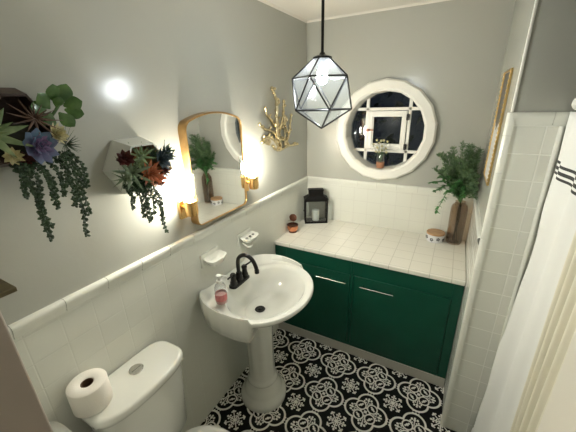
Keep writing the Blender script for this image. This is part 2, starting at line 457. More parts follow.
# ------------------------------------------------------------------ round window
wn = bpy.data.objects.new('window_1', None); COL.objects.link(wn); wn.location = (WX, 0, WZ-.36); wn['kind'] = 'structure'; wn['label'] = 'round window with white faceted frame, dark outside'; wn['category'] = 'window'
def gon(r, y, n=18, off=.5): return [V((WX+r*math.cos(2*PI*(i+off)/n), y, WZ+r*math.sin(2*PI*(i+off)/n))) for i in range(n)]
bm = bmesh.new()
rg = [gon(.362, .008), gon(.364, -.018), gon(.352, -.032), gon(.302, -.036), gon(.286, -.026), gon(.281, .0), gon(.279, .13), gon(.300, .13), gon(.300, .01)]
R = [[bm.verts.new(p) for p in r] for r in rg]
for a, b in zip(R, R[1:] + [R[0]]):
    for i in range(18): bm.faces.new((a[i], a[(i+1) % 18], b[(i+1) % 18], b[i]))
link('window_frame', bm, WHITE, wn, smooth=False)
def chord(c, horizontal, w=.011, y0=.09, y1=.115):
    off = (c - WZ) if horizontal else (c - WX); h = math.sqrt(.281**2 - off**2)
    return (WX-h, WX+h, y0, y1, c-w, c+w) if horizontal else (c-w, c+w, y0, y1, WZ-h, WZ+h)
bm = bmesh.new(); box(bm, *chord(1.747, True)); box(bm, *chord(1.437, True)); link('glazing_bar', bm, WHITE, wn, bevel=.002)
bm = bmesh.new(); box(bm, *chord(.473, False)); box(bm, *chord(.782, False)); link('glazing_bar', bm, WHITE, wn, bevel=.002)
bm = bmesh.new()
for a in ((.488, .516, .078, .108, 1.452, 1.732), (.738, .767, .078, .108, 1.452, 1.732), (.516, .738, .078, .108, 1.700, 1.732), (.516, .738, .078, .108, 1.452, 1.484)): box(bm, *a)
sash = link('casement_sash', bm, WHITE, wn, bevel=.002)
bm = bmesh.new()
for a in ((.516, .524, .088, .104, 1.484, 1.700), (.730, .738, .088, .104, 1.484, 1.700), (.524, .730, .088, .104, 1.692, 1.700), (.524, .730, .088, .104, 1.484, 1.492)): box(bm, *a)
link('sash_moulding', bm, WHITE, sash)
bm = bmesh.new()
for zz in (1.690, 1.475):
    box(bm, .764, .786, .070, .079, zz-.020, zz+.020); lathe(bm, [(.004, -.024), (.004, .024)], (.775, .068, zz), 10)
link('hinge', bm, BLACK, sash)
bm = bmesh.new(); box(bm, .476, .500, .070, .079, 1.585, 1.603); box(bm, .488, .53, .064, .071, 1.590, 1.600); ell(bm, (.50, .062, 1.595), .008)
link('window_latch', bm, BRONZE, sash)
bm = bmesh.new(); loft(bm, [gon(.279, .101, 36), gon(.279, .104, 36)]); link('pane', bm, GLASSW, wn, smooth=False)

# foliage outside in the dark
bm = bmesh.new()
for i in range(420):
    p = V((random.uniform(-1.6, 1.5), random.uniform(1.6, 2.2), random.uniform(.3, 2.3)))
    leaf(bm, p, (random.uniform(-1, 1), random.uniform(-.5, .5), random.uniform(-1, .6)), (0, -1, .3), .12, .045, .003, -.2, 4)
tag(link('garden_hedge', bm, L_DK), 'dark leafy hedge outside the round window', 'hedge', kind='stuff')

# ------------------------------------------------------------------ counter and cabinet
bm = bmesh.new(); box(bm, .002, W-.002, -DC-.012, -.002, HC-.030, HC)
tag(link('countertop', bm, TC, bevel=.006, segs=3), 'cream white tiled counter top above the green cabinet', 'countertop')
cab = thing('vanity_cabinet', (.64, -.3, 0), 'dark green two door cabinet under the tiled counter', 'cabinet')
bm = bmesh.new(); box(bm, .003, W-.003, -DC+.018, -.004, .078, HC-.031); link('cabinet_body', bm, GREEN, cab, smooth=False, bevel=.002)
bm = bmesh.new()
for a in ((.003, .10, .078, .797), (.603, .622, .078, .797), (1.222, W-.003, .078, .797), (.10, .603, .690, .797), (.622, 1.222, .690, .797), (.10, .603, .078, .105), (.622, 1.222, .078, .105)):
    box(bm, a[0], a[1], -DC, -DC+.018, a[2], a[3])
link('face_frame', bm, GREEN, cab, smooth=False, bevel=.0015)
for (xa, xb, ha, hb) in ((.104, .599, .361, .581), (.626, 1.220, .680, .898)):
    bm = bmesh.new(); box(bm, xa, xb, -DC-.004, -DC+.016, .107, .688); d = link('door', bm, GREEN, cab, bevel=.0015, segs=2)
    bm = bmesh.new(); tube(bm, [(ha, -DC-.036, .632), (hb, -DC-.036, .632)], .0036, 10)
    for hx in (ha+.02, hb-.02): tube(bm, [(hx, -DC-.003, .632), (hx, -DC-.036, .632)], .0042, 8)
    tag(link('handle', bm, CHROME, d), 'silver bar handle')
bm = bmesh.new(); box(bm, .003, W-.003, -DC-.004, -DC+.03, 0, .077); tag(link('kick_board', bm, KICK, cab, bevel=.003), 'pale grey kick board')

# ------------------------------------------------------------------ pedestal sink
SY = -1.185; SX = .302
sink = thing('pedestal_sink', (.22, -1.17, 0), 'white scalloped pedestal sink with black faucet against the left wall', 'sink')
half = [(.004, 0), (.004, .208), (.02, .228), (.05, .258), (.10, .290), (.16, .312), (.23, .319), (.30, .314), (.34, .305), (.384, .288)]
def outline():
    pts = [(x, -v) for x, v in half[::-1]][:-1] + half   # from -v side over the wall to +v side
    el = []
    t0 = math.asin(min(1, .294/.302)) 
    for i in range(1, 48):
        t = (PI/2-.33) - (PI-.66)*i/48
        el.append((SX + .251*math.cos(t), .302*math.sin(t)))
    return pts, el
dk, el = outline()
poly = [V((x, y)) for x, y in dk + el]
def radial(t):
    o = V((SX, 0)); d = V((math.cos(t), math.sin(t))); best = None
    for i in range(len(poly)):
        a, b = poly[i], poly[(i+1) % len(poly)]; e = b-a
        den = d.x*e.y - d.y*e.x
        if abs(den) < 1e-12: continue
        q = a-o; s = (q.x*e.y - q.y*e.x)/den; u = (q.x*d.y - q.y*d.x)/den
        if s > 0 and -1e-6 <= u <= 1+1e-6: best = s if best is None else max(best, s)
    return best
NT = 200
def sstep(a, b, x): t = max(0, min(1, (x-a)/(b-a))); return t*t*(3-2*t)
rows = [[] for _ in range(20)]
for i in range(NT):
    t = 2*PI*i/NT; c, s = math.cos(t), math.sin(t)
    Ro = radial(t)
    ri = 1/math.sqrt((c/.207)**2 + (s/.255)**2)          # inner lip oval
    rm = 1/math.sqrt((c/.243)**2 + (s/.291)**2)          # raised oval rim
    xo, yo = SX + Ro*c, Ro*s
    front = sstep(.380, .388, xo)                       # 1 on the bowl, 0 on the deck
    back = sstep(-.45, -.95, c)
    if c < -.3: ri = min(ri, (SX-.112)/(-c))
    rm = min(rm, Ro-.010); ri = min(ri, rm-.012)
    ear = (1-front)*sstep(.13, .24, abs(yo))*(.6+.4*math.sin(PI*max(0, min(1, (xo-.0)/.36))))
    zd = .846
    zt = zd + .036*ear + .006*(1-front)*(1-ear)
    drop = .135*(1-front) + .034*front
    def P(r, z): return (SX + r*c, SY + r*s, z)
    dx, dy = -.045, -.015
    def Q(k, z):   # basin ring scaled towards the drain
        return (SX + ri*c*k + dx*(1-k), SY + ri*s*k + dy*(1-k), z)
    seq = [Q(.10, .700), Q(.30, .704), Q(.52, .715), Q(.70, .738), Q(.84, .772), Q(.93, .806), Q(.98, .830),
           P(ri, .839), P(ri+(rm-ri)*.5, .8445 + .0), P(rm-.004, .846), P(rm, .8445 if front < .5 else .848)]
    m1 = rm + (Ro-rm)*.6
    seq += [P(m1, zd + .002*ear - .001), P(Ro-.010, zt-.002), P(Ro-.004, zt), P(Ro, zt-.005)]
    lip = .010*front
    seq += [P(Ro+.001, zt-drop*.45), P(Ro-.004-lip, zt-drop)]
    ru = 1/math.sqrt((c/.19)**2 + (s/.23)**2); ru = min(ru, Ro*.9)
    seq += [P(min(ru, Ro-.02) if front > .5 else Ro-.02, (zt-drop-.012) if front < .5 else .775), P(ru*.62, .715), ((.22+.085*c), (-1.172+.085*s), .690)]
    for k, p in enumerate(seq): rows[k].append(p)
rows = [r for r in rows if r]
bm = bmesh.new(); loft(bm, rows, True, True, True)
link('basin', bm, PORC, sink, angle=60)
def flute(t, z):
    return 1 + (.035*math.cos(8*t) if .19 < z < .66 else 0)
bm = bmesh.new()
lathe(bm, [(.148, 0), (.150, .012), (.150, .030), (.144, .045), (.128, .060), (.120, .075), (.118, .085), (.104, .105), (.094, .125), (.0905, .14), (.096, .150), (.096, .160), (.088, .170),
           (.083, .190), (.081, .25), (.080, .35), (.081, .45), (.084, .55), (.089, .62), (.095, .66), (.104, .68), (.108, .691)], (.222, -1.175, 0), 64, fl=flute)
link('pedestal', bm, PORC, sink)
bm = bmesh.new(); lathe(bm, [(.002, .0), (.028, .0), (.030, .003), (.026, .006), (.020, .004), (.012, .004), (.010, .008), (.002, .009)], (SX-.045, SY-.015, .7005), 28)
tag(link('drain', bm, BLACK, sink), 'black pop-up drain')
# faucet
FX, FY, FZ = .132, SY-.022, .852
bm = bmesh.new()
sec = []
for zz, k in ((0, 1), (.010, 1), (.016, .93), (.018, .8)):
    sec.append([V((FX + .026*k*math.cos(a), FY + (.078*k-.02)*(1 if math.sin(a) > 0 else -1)*min(1, abs(math.sin(a))*3) + .02*math.sin(a), FZ+zz)) for a in [2*PI*i/28 for i in range(28)]])
loft(bm, sec); fb = link('faucet', bm, BLACK, sink, angle=50); tag(fb, 'matte black gooseneck faucet')
bm = bmesh.new(); lathe(bm, [(.022, 0), (.022, .025), (.018, .032), (.017, .05), (.013, .056)], (FX, FY, FZ+.014), 24)
tube(bm, smoothpts([(FX, FY, FZ+.05), (FX, FY, FZ+.13), (FX+.016, FY, FZ+.168), (FX+.056, FY, FZ+.188), (FX+.098, FY, FZ+.172), (FX+.120, FY, FZ+.135), (FX+.126, FY, FZ+.105)], 6), .0112, 14)
lathe(bm, [(.013, 0), (.013, .018)], (FX+.1265, FY, FZ+.094), 16)
link('spout', bm, BLACK, fb)
for s_ in (-1, 1):
    bm = bmesh.new(); hy = FY + s_*.052
    lathe(bm, [(.021, 0), (.020, .02), (.016, .03), (.015, .052), (.017, .056), (.017, .066), (.012, .072)], (FX, hy, FZ+.012), 20)
    tube(bm, [(FX, hy, FZ+.078), (FX+.012, hy+s_*.03, FZ+.086), (FX+.02, hy+s_*.065, FZ+.092)], [.006, .0052, .0048], 10)
    link('handle', bm, BLACK, fb)

# soap bottle
sb = thing('soap_bottle', (.150, -1.432, .862), 'clear pump bottle with pink soap label on the sink deck', 'soap bottle')
bx, by, bz = .172, -1.410, .862
bm = bmesh.new(); lathe(bm, [(.026, 0), (.029, .004), (.030, .06), (.029, .09), (.024, .105), (.014, .115), (.013, .120)], (bx, by, bz), 28); link('bottle', bm, BOTM, sb)
bm = bmesh.new(); lathe(bm, [(.0265, .002), (.0272, .046)], (bx, by, bz), 28); tag(link('liquid_soap', bm, mat('pink_soap', (.60, .30, .28), .3), sb), 'pink liquid soap')
bm = bmesh.new(); lathe(bm, [(.0305, .020), (.0308, .022), (.0308, .055), (.0305, .057)], (bx, by, bz), 28, cap0=False, cap1=False); link('paper_label', bm, SOAPL, sb)
bm = bmesh.new(); lathe(bm, [(.015, .116), (.0155, .130), (.008, .133), (.006, .150), (.013, .151), (.014, .158), (.004, .161)], (bx, by, bz), 20)
tube(bm, [(bx, by, bz+.155), (bx+.022, by+.012, bz+.156), (bx+.034, by+.019, bz+.149)], .0045, 8); link('pump', bm, WPLAST, sb)

# ------------------------------------------------------------------ ceramic fixtures set in the left wall tile
def dish(name, y0, y1, z, label, cups):
    yc = (y0+y1)/2; hw = (y1-y0)/2
    t = thing(name, (0, yc, z-.04), label, 'soap dish' if not cups else 'toothbrush holder')
    bm = bmesh.new()   # backplate
    box(bm, -.006, .008, y0, y1, z-.045, z+.035); link('back_plate', bm, PORC2, t, bevel=.006, segs=3)
    bm = bmesh.new(); n = 28; rows = []
    def ring(k, zz, fx=.078):
        out_ = []
        for i in range(n):
            a = 2*PI*i/n; c, s = math.cos(a), math.sin(a)
            ex = (abs(c)**.55)*(1 if c > 0 else -1); ey = (abs(s)**.55)*(1 if s > 0 else -1)
            out_.append(V((.004 + fx/2 + fx/2*k*ex, yc + hw*.97*k*ey, zz + (.010*max(0, -ex)) + .007*abs(ey)**4)))
        return out_
    if not cups:
        rows = [ring(.30, z-.045), ring(.75, z-.030), ring(.98, z-.004), ring(1, z+.002), ring(.93, z+.003), ring(.82, z-.008), ring(.55, z-.020), ring(.1, z-.022)]
    else:
        rows = [ring(.35, z-.036), ring(.80, z-.020), ring(.98, z-.004), ring(1, z+.003), ring(.94, z+.004), ring(.80, z+.001), ring(.1, z+.0)]
    loft(bm, rows); link('tray', bm, PORC2, t)
    if cups:
        for j, yy in enumerate((yc-.032, yc, yc+.032)):
            bm = bmesh.new(); lathe(bm, [(.0095, .0), (.0095, .0022), (.001, .0022)], (.048, yy, z+.0075), 16); tag(link('brush_hole_shade', bm, mat('hole_shade_colour', (.05, .05, .045), .8), t), 'dark disc painted as the shade inside a toothbrush hole')  # flat dark discs: the shade inside the holes is put into their colour
        bm = bmesh.new(); tube(bm, smoothpts([(.012, yc-.035, z-.030), (.045, yc-.033, z-.050), (.060, yc-.02, z-.056), (.060, yc, z-.052)], 5), .007, 10); link('bracket_curl', bm, PORC2, t)
dish('soap_dish', -1.355, -1.215, 1.028, 'white glazed soap dish set in the wall tile above the faucet', False)
dish('toothbrush_holder', -1.035, -.895, 1.018, 'white glazed toothbrush holder with dark discs for holes, nearer the counter', True)

# ------------------------------------------------------------------ mirror
MY0, MY1, MZ0 = -1.368, -.950, 1.238
mc = (MY0+MY1)/2; mh = (MY1-MY0)/2
def mout(ins, n=10):
    y0, y1, z0 = MY0+ins, MY1-ins, MZ0+ins; pts = []
    rb = .035-ins*.6; rt = .050-ins*.6; zs = 1.715-ins*.9; arch = .050
    def arc(cy, cz, r, a0, a1): return [(cy+r*math.cos(a0+(a1-a0)*i/n), cz+r*math.sin(a0+(a1-a0)*i/n)) for i in range(n+1)]
    pts += arc(y0+rb, z0+rb, rb, PI, 1.5*PI); pts += arc(y1-rb, z0+rb, rb, 1.5*PI, 2*PI)
    pts += arc(y1-rt, zs-.010, rt, 0, PI*.36)
    e = pts[-1]; w = e[0]-mc; zb = e[1]; 
    for i in range(1, 20):
        q = 1-2*i/20; pts.append((mc+w*q, zb+arch*.62*(1-q*q)))
    pts += arc(y0+rt, zs-.010, rt, PI*.64, PI)
    return pts
mir = thing('wall_mirror', (0, mc, MZ0), 'gold framed arched mirror on the left wall between two sconces', 'mirror')
bm = bmesh.new()
P0, P1 = mout(0), mout(.0065)
rings = [[V((x, a, b)) for a, b in Pp] for x, Pp in ((-.008, P0), (.036, P0), (.040, mout(.002)), (.040, mout(.005)), (.034, P1), (-.008, P1))]
R = [[bm.verts.new(p) for p in r] for r in rings]
for a, b in zip(R, R[1:]+[R[0]]):
    n_ = len(a)
    for i in range(n_): bm.faces.new((a[i], a[(i+1) % n_], b[(i+1) % n_], b[i]))
link('mirror_frame', bm, mat('dark_brushed_gold', (.58, .36, .15), .3, metal=1, noise=.3, nscale=12), mir, angle=35)
bm = bmesh.new(); g = mout(.006); loft(bm, [[V((.028, a, b)) for a, b in g], [V((.033, a, b)) for a, b in g]]); link('mirror_glass', bm, MIRROR, mir, smooth=False)

# ------------------------------------------------------------------ sconces
def glow_mat(name, col, st):
    return mat(name, (.9, .9, .85), .4, emit=col, estr=st)
BULB = glow_mat('lit_bulb', (1, .93, .80), 260)
SHADEG = glass_mat('clear_sconce_glass', (.97, .98, .98), .05)
def sconce(y, label):
    t = thing('wall_sconce', (0, y, 1.31), label, 'wall lamp', 'brass sconces beside the mirror')
    bm = bmesh.new(); box(bm, -.008, .010, y-.022, y+.022, 1.300, 1.395); link('back_plate', bm, BRASS, t, bevel=.004)
    bm = bmesh.new(); tube(bm, [(.005, y, 1.36), (.045, y, 1.36)], .010, 12); link('arm', bm, BRASS, t)
    bm = bmesh.new(); lathe(bm, [(.020, 1.322), (.027, 1.326), (.030, 1.345), (.030, 1.390), (.034, 1.393), (.034, 1.398), (.026, 1.399), (.018, 1.392), (.005, 1.390)], (.062, y, 0), 28); link('lamp_cup', bm, BRASS, t)
    bm = bmesh.new(); lathe(bm, [(.031, 1.398), (.0315, 1.52), (.0295, 1.52), (.029, 1.398)], (.062, y, 0), 28); link('glass_shade', bm, SHADEG, t)
    bm = bmesh.new(); lathe(bm, [(.008, 1.392), (.011, 1.405), (.018, 1.425), (.022, 1.45), (.020, 1.472), (.012, 1.488), (.003, 1.492)], (.062, y, 0), 20); link('bulb', bm, BULB, t)
sconce(-1.418, 'lit brass sconce on the left wall beside the mirror, nearer the camera and planters')
sconce(-.905, 'lit brass sconce on the left wall between the mirror and the gold coral sculpture')

# ------------------------------------------------------------------ gold coral sculpture
bm = bmesh.new()
def br(pts, r0=.008, r1=.005):
    r0 *= 1.25; r1 *= 1.3
    q = smoothpts([(.012+.010*math.sin(7*i+len(pts)), a, b) for i, (a, b) in enumerate(pts)], 5)
    n_ = len(q); tube(bm, q, [(r0+(r1-r0)*i/(n_-1))*(1+.28*math.sin(i*2.1)) for i in range(n_)], 8)
    ell(bm, q[-1], r1*1.5)
    for i in range(3, n_-1, 4):
        s_ = 1 if (i//4) % 2 else -1
        tube(bm, [q[i], q[i]+V((.006, s_*.014, .014))], [r1*.9, r1*.6], 6); ell(bm, q[i]+V((.006, s_*.014, .014)), r1*1.1, 8, 5)
br([(-.47, 1.52), (-.52, 1.60), (-.535, 1.70), (-.520, 1.80), (-.540, 1.86), (-.559, 1.90)], .010, .007)
br([(-.53, 1.66), (-.585, 1.715), (-.625, 1.74), (-.654, 1.785)])
br([(-.50, 1.58), (-.575, 1.635), (-.66, 1.655), (-.725, 1.690)], .009, .006)
br([(-.51, 1.55), (-.60, 1.60), (-.66, 1.60), (-.71, 1.578)], .008, .007)
br([(-.46, 1.53), (-.475, 1.62), (-.435, 1.71), (-.430, 1.78), (-.427, 1.818)], .008, .006)
br([(-.45, 1.64), (-.40, 1.68), (-.385, 1.72)], .006, .005)
br([(-.40, 1.52), (-.335, 1.58), (-.315, 1.65), (-.303, 1.725)], .008, .006)
br([(-.36, 1.60), (-.39, 1.66), (-.36, 1.70)], .006, .005)
br([(-.60, 1.545), (-.56, 1.51), (-.50, 1.498), (-.42, 1.505), (-.33, 1.507), (-.25, 1.502), (-.195, 1.503)], .007, .006)
br([(-.50, 1.50), (-.48, 1.56), (-.42, 1.56), (-.37, 1.53)], .007, .006)
br([(-.53, 1.76), (-.50, 1.80), (-.475, 1.835)], .006, .005)
br([(-.52, 1.62), (-.49, 1.68), (-.50, 1.73)], .006, .005)
br([(-.42, 1.52), (-.40, 1.58), (-.395, 1.63)], .006, .005)
leaf(bm, (.012, -.60, 1.57), (0, -1, .05), (1, 0, 0), .11, .05, .008, .05)
leaf(bm, (.012, -.54, 1.60), (0, .3, -1), (1, 0, 0), .10, .05, .008, .05)
tag(link('coral_wall_sculpture', bm, CORALM), 'branching gold coral wall sculpture above the tile rail', 'wall art')

# ------------------------------------------------------------------ pendant lamp
PC = V((1.11345-.4163*1.18, -2.3787+1.004*1.18, 1.842)); PR = .130; PH = .95
pend = thing('pendant_lamp', (PC.x, PC.y, H), 'black wire faceted glass pendant lamp hanging lit from the ceiling', 'pendant lamp')
def pv(r, z, k, off): return PC + V((r*math.cos(PH+(k+off)*.4*PI), r*math.sin(PH+(k+off)*.4*PI), z))
up_ = [pv(.894*PR, .447*PR, k, 0) for k in range(5)]; lo_ = [pv(.894*PR, -.447*PR, k, .5) for k in range(5)]
cr_ = [pv(.032, PR*.96, k, 0) for k in range(5)]; bt = PC - V((0, 0, PR))
edges = []
for k in range(5):
    n_ = (k+1) % 5
    edges += [(cr_[k], up_[k]), (up_[k], up_[n_]), (up_[k], lo_[k]), (lo_[k], up_[n_]), (lo_[k], lo_[n_]), (lo_[k], bt)]
bm = bmesh.new()
for a, b in edges: tube(bm, [a, b], .0031, 6)
for v in up_+lo_+[bt]: ell(bm, v, .0029, 8, 5)
link('wire_frame', bm, BLACK, pend)
bm = bmesh.new()
def gv(v): return bm.verts.new(PC + (v-PC)*.985)
U = [gv(v) for v in up_]; Lw = [gv(v) for v in lo_]; Cc = [gv(v) for v in cr_]; Bt = gv(bt)
for k in range(5):
    n_ = (k+1) % 5
    bm.faces.new((Cc[k], U[k], U[n_], Cc[n_])); bm.faces.new((U[k], Lw[k], U[n_])); bm.faces.new((Lw[k], Lw[n_], U[n_])); bm.faces.new((Lw[k], Bt, Lw[n_]))
link('glass_panels', bm, GLASSP, pend, smooth=False, solid=.0015)
bm = bmesh.new(); lathe(bm, [(.036, PR*.94), (.036, PR*.985), (.026, PR*1.02), (.012, PR*1.05), (.0095, PR*1.10)], PC, 20)
tube(bm, [PC+V((0, 0, PR*1.0)), V((PC.x, PC.y, H-.02))], .0055, 12)
lathe(bm, [(.012, -.035), (.055, -.022), (.060, -.012), (.060, 0)], (PC.x, PC.y, H), 32)
link('rod', bm, BLACK, pend)
bm = bmesh.new(); lathe(bm, [(.014, PR*.73), (.017, PR*.76), (.017, PR*.94), (.012, PR*.97)], PC, 24)
link('lamp_socket', bm, mat('grey_socket_metal', (.18, .18, .18), .4, metal=.8), pend)
bm = bmesh.new(); lathe(bm, [(.010, .094), (.013, .088), (.019, .075), (.022, .060), (.019, .044), (.011, .036), (.002, .033)], PC, 24)
link('bulb', bm, mat('pendant_bulb', (.9, .9, .9), .4, emit=(.93, .97, 1), estr=130), pend)

# ------------------------------------------------------------------ lantern, tealight on counter
a_ = math.atan2(.100, .175); ld = V((math.cos(a_), math.sin(a_), 0)); lw_ = .195; ldp = .100
LM = Matrix.Translation((.066, -.196, HC)) @ Matrix.Rotation(a_, 4, 'Z')
lan = thing('lantern', LM @ V((lw_/2, ldp/2, 0)), 'black metal lantern with glass sides in the counter corner', 'lantern')
bm = bmesh.new()
box(bm, 0, lw_, 0, ldp, 0, .014, M=LM)
for xx in (0, lw_-.012):
    for yy in (0, ldp-.012): box(bm, xx, xx+.012, yy, yy+.012, .012, .205, M=LM)
for yy in (0, ldp-.012): box(bm, 0, lw_, yy, yy+.012, .196, .212, M=LM)
for xx in (0, lw_-.012): box(bm, xx, xx+.012, 0, ldp, .196, .212, M=LM)
link('lantern_frame', bm, BLACKP, lan, smooth=False, bevel=.001)
bm = bmesh.new()
def rct(i, z, g=0): return [LM @ V(p) for p in ((i-g, i*.5-g, z), (lw_-i+g, i*.5-g, z), (lw_-i+g, ldp-i*.5+g, z), (i-g, ldp-i*.5+g, z))]
loft(bm, [rct(0, .211, .004), rct(0, .216, .004), rct(.035, .242), rct(.035, .246)]); link('roof', bm, BLACKP, lan, smooth=False)
bm = bmesh.new(); loft(bm, [rct(.037, .246), rct(.037, .283), rct(.033, .284), rct(.033, .293), rct(.05, .297)])
link('vent_cap', bm, BLACKP, lan, smooth=False)
for args in ((.012, lw_-.012, .005, .007), (.012, lw_-.012, ldp-.007, ldp-.005)):
    bm = bmesh.new(); box(bm, *args, .014, .198, M=LM); link('glass_pane', bm, GLASSL, lan, smooth=False)
for args in ((.005, .007, .012, ldp-.012), (lw_-.007, lw_-.005, .012, ldp-.012)):
    bm = bmesh.new(); box(bm, *args, .014, .198, M=LM); link('glass_pane', bm, GLASSL, lan, smooth=False)
bm = bmesh.new(); ell(bm, LM @ V((-.006, .02, .115)), .006); link('latch_knob', bm, BLACKP, lan)
bm = bmesh.new(); lathe(bm, [(.030, 0), (.031, .008), (.031, .090), (.026, .095), (.004, .093)], LM @ V((lw_/2, ldp/2, .0145)), 24)
cn = link('pillar_candle', bm, mat('frosted_wax', (.60, .63, .60), .4, sub=.2)); tag(cn, 'pale pillar candle standing inside the black lantern', 'candle')

TX, TY = .048, -.388
tl = thing('tealight_jar', (TX, TY, HC), 'small copper tealight jar with round ornament beside the lantern', 'candle holder')
bm = bmesh.new(); lathe(bm, [(.024, 0), (.027, .002), (.027, .010), (.034, .018), (.037, .030), (.035, .046), (.030, .050), (.031, .030), (.022, .020), (.003, .018)], (TX, TY, HC), 28, mi=0)
link('jar', bm, COPPER, tl)
bm = bmesh.new(); lathe(bm, [(.031, .0465), (.037, .048), (.037, .054), (.030, .056), (.030, .048)], (TX, TY, HC), 28); tag(link('rim', bm, BRONZE, tl), 'dark bronze rim')
bm = bmesh.new(); lathe(bm, [(.0275, .000), (.0285, .010), (.024, .011)], (TX, TY, HC), 28); tag(link('foot', bm, BRONZE, tl), 'dark bronze foot')
bm = bmesh.new(); tube(bm, [(TX, TY+.02, HC+.018), (TX+.0, TY+.012, HC+.09)], .0018, 6)
q = V((.55, -.55, .62)).normalized()
lathe(bm, [(.006, -.003), (.021, -.002), (.026, .003), (.024, .006), (.012, .002), (.002, .002)], (TX, TY+.008, HC+.098), 24, q)
leaf(bm, (TX-.005, TY+.012, HC+.075), (-.6, -.5, .3), (0, 0, 1), .035, .018, .003, -.2)
link('disc_ornament', bm, BRONZE, tl)
tl.scale = (1.2, 1.2, 1.2)

# ------------------------------------------------------------------ vase, greenery, lidded jar
VX, VY = 1.197, -.068
bm = bmesh.new(); lathe(bm, [(.035, .0), (.048, .003), (.052, .012), (.054, .22), (.053, .262), (.048, .284), (.036, .298), (.031, .308), (.033, .314), (.031, .314), (.029, .306), (.034, .296), (.046, .281), (.051, .260), (.0515, .22), (.0495, .014), (.04, .010)], (VX, VY, HC), 36)
tag(link('bottle_vase', bm, VASEM), 'brown smoked glass bottle vase at the right end of the counter', 'vase')
gr = thing('greenery_bunch', (VX, VY, HC+.02), 'bushy bunch of green fern and leafy sprigs standing in the brown vase', 'plant')
def clampP(p):
    p = V(p); p.x = min(p.x, W-.012); p.y = min(p.y, -.012); return p
bm = bmesh.new()
for i in range(5):
    tube(bm, smoothpts([(VX+random.uniform(-.02, .02), VY+random.uniform(-.02, .02), HC+.02), (VX+random.uniform(-.012, .012), VY+random.uniform(-.01, .01), HC+.2), (VX, VY, HC+.33)], 4), .0028, 6)
link('stems', bm, STEM, gr)
def frond(end, mid, m=L_FERN, nl=30, ll=.055, name='fern_frond', broad=False):
    bm = bmesh.new(); a = V((VX, VY, HC+.30))
    pts = [clampP(p) for p in smoothpts([a, mid, end], 12)]; tube(bm, pts, [.0022]*len(pts), 5)
    n_ = len(pts)
    for j in range(4, n_):
        t = j/(n_-1); d = (pts[j]-pts[j-1]).normalized()
        for k in range(3 if broad else 5):
            az = random.uniform(0, 2*PI); sd = V((math.cos(az), math.sin(az), random.uniform(-.3, .5))).normalized()
            if broad:
                q_ = pts[j] + d*random.uniform(-.008, .008)
                dd = (sd + d*.5).normalized(); L_ = random.uniform(.022, .034)
                if (q_+dd*L_).x > W-.006 or (q_+dd*L_).y > -.006: continue
                leaf(bm, q_, dd, (0, 0, 1), L_, L_*.62, .0015, -.15, 5)
            else:
                L_ = ll*(1-.55*t)*random.uniform(.6, 1.1); dd = (sd + d*.9).normalized(); q_ = pts[j]
                e_ = q_+dd*L_
                if e_.x > W-.006 or e_.y > -.006: continue
                tube(bm, [q_, q_+dd*L_*.5, e_-V((0, 0, L_*.12))], .0007, 3)
                for h in range(5):
                    s_ = q_ + dd*L_*(.25+.16*h); az2 = random.uniform(0, 2*PI)
                    dd2 = (dd*.9 + V((math.cos(az2), math.sin(az2), .2))*.7).normalized()
                    leaf(bm, s_, dd2, (0, -1, .3), .015, .0042, .0012, -.1, 2)
    link(name, bm, m, gr, smooth=False)
frond((1.15, -.17, 1.535), (1.18, -.09, 1.30)); frond((1.10, -.15, 1.50), (1.15, -.08, 1.30)); frond((1.20, -.14, 1.51), (1.21, -.08, 1.32))
frond((1.06, -.13, 1.42), (1.13, -.08, 1.28)); frond((1.235, -.20, 1.44), (1.22, -.10, 1.30)); frond((1.245, -.25, 1.36), (1.22, -.13, 1.30))
frond((1.17, -.26, 1.44), (1.19, -.14, 1.30)); frond((1.25, -.20, 1.26), (1.23, -.12, 1.26)); frond((1.02, -.12, 1.36), (1.10, -.08, 1.28)); frond((1.225, -.10, 1.45), (1.215, -.07, 1.30))
frond((1.12, -.22, 1.46), (1.16, -.11, 1.30)); frond((1.03, -.20, 1.47), (1.09, -.12, 1.40)); frond((1.19, -.20, 1.53), (1.19, -.11, 1.38)); frond((1.14, -.16, 1.42), (1.17, -.1, 1.3)); frond((1.245, -.16, 1.50), (1.23, -.10, 1.36)); frond((1.06, -.22, 1.36), (1.10, -.14, 1.36)); frond((1.20, -.30, 1.37), (1.20, -.18, 1.37)); frond((1.245, -.30, 1.30), (1.23, -.18, 1.34)); frond((1.09, -.10, 1.46), (1.13, -.07, 1.34)); frond((1.25, -.28, 1.24), (1.23, -.16, 1.27))
for e_, m_ in (((1.03, -.14, 1.22), (1.12, -.10, 1.25)), ((1.00, -.12, 1.27), (1.10, -.09, 1.27)), ((1.06, -.20, 1.09), (1.12, -.15, 1.24)), ((1.12, -.22, 1.24), (1.16, -.13, 1.27)),
               ((1.09, -.15, 1.33), (1.15, -.09, 1.28)), ((1.15, -.20, 1.30), (1.18, -.12, 1.28)), ((1.04, -.10, 1.31), (1.13, -.08, 1.28)), ((1.20, -.22, 1.22), (1.20, -.12, 1.27))):
    frond(e_, m_, L_SPRIG, name='leafy_sprig', broad=True)

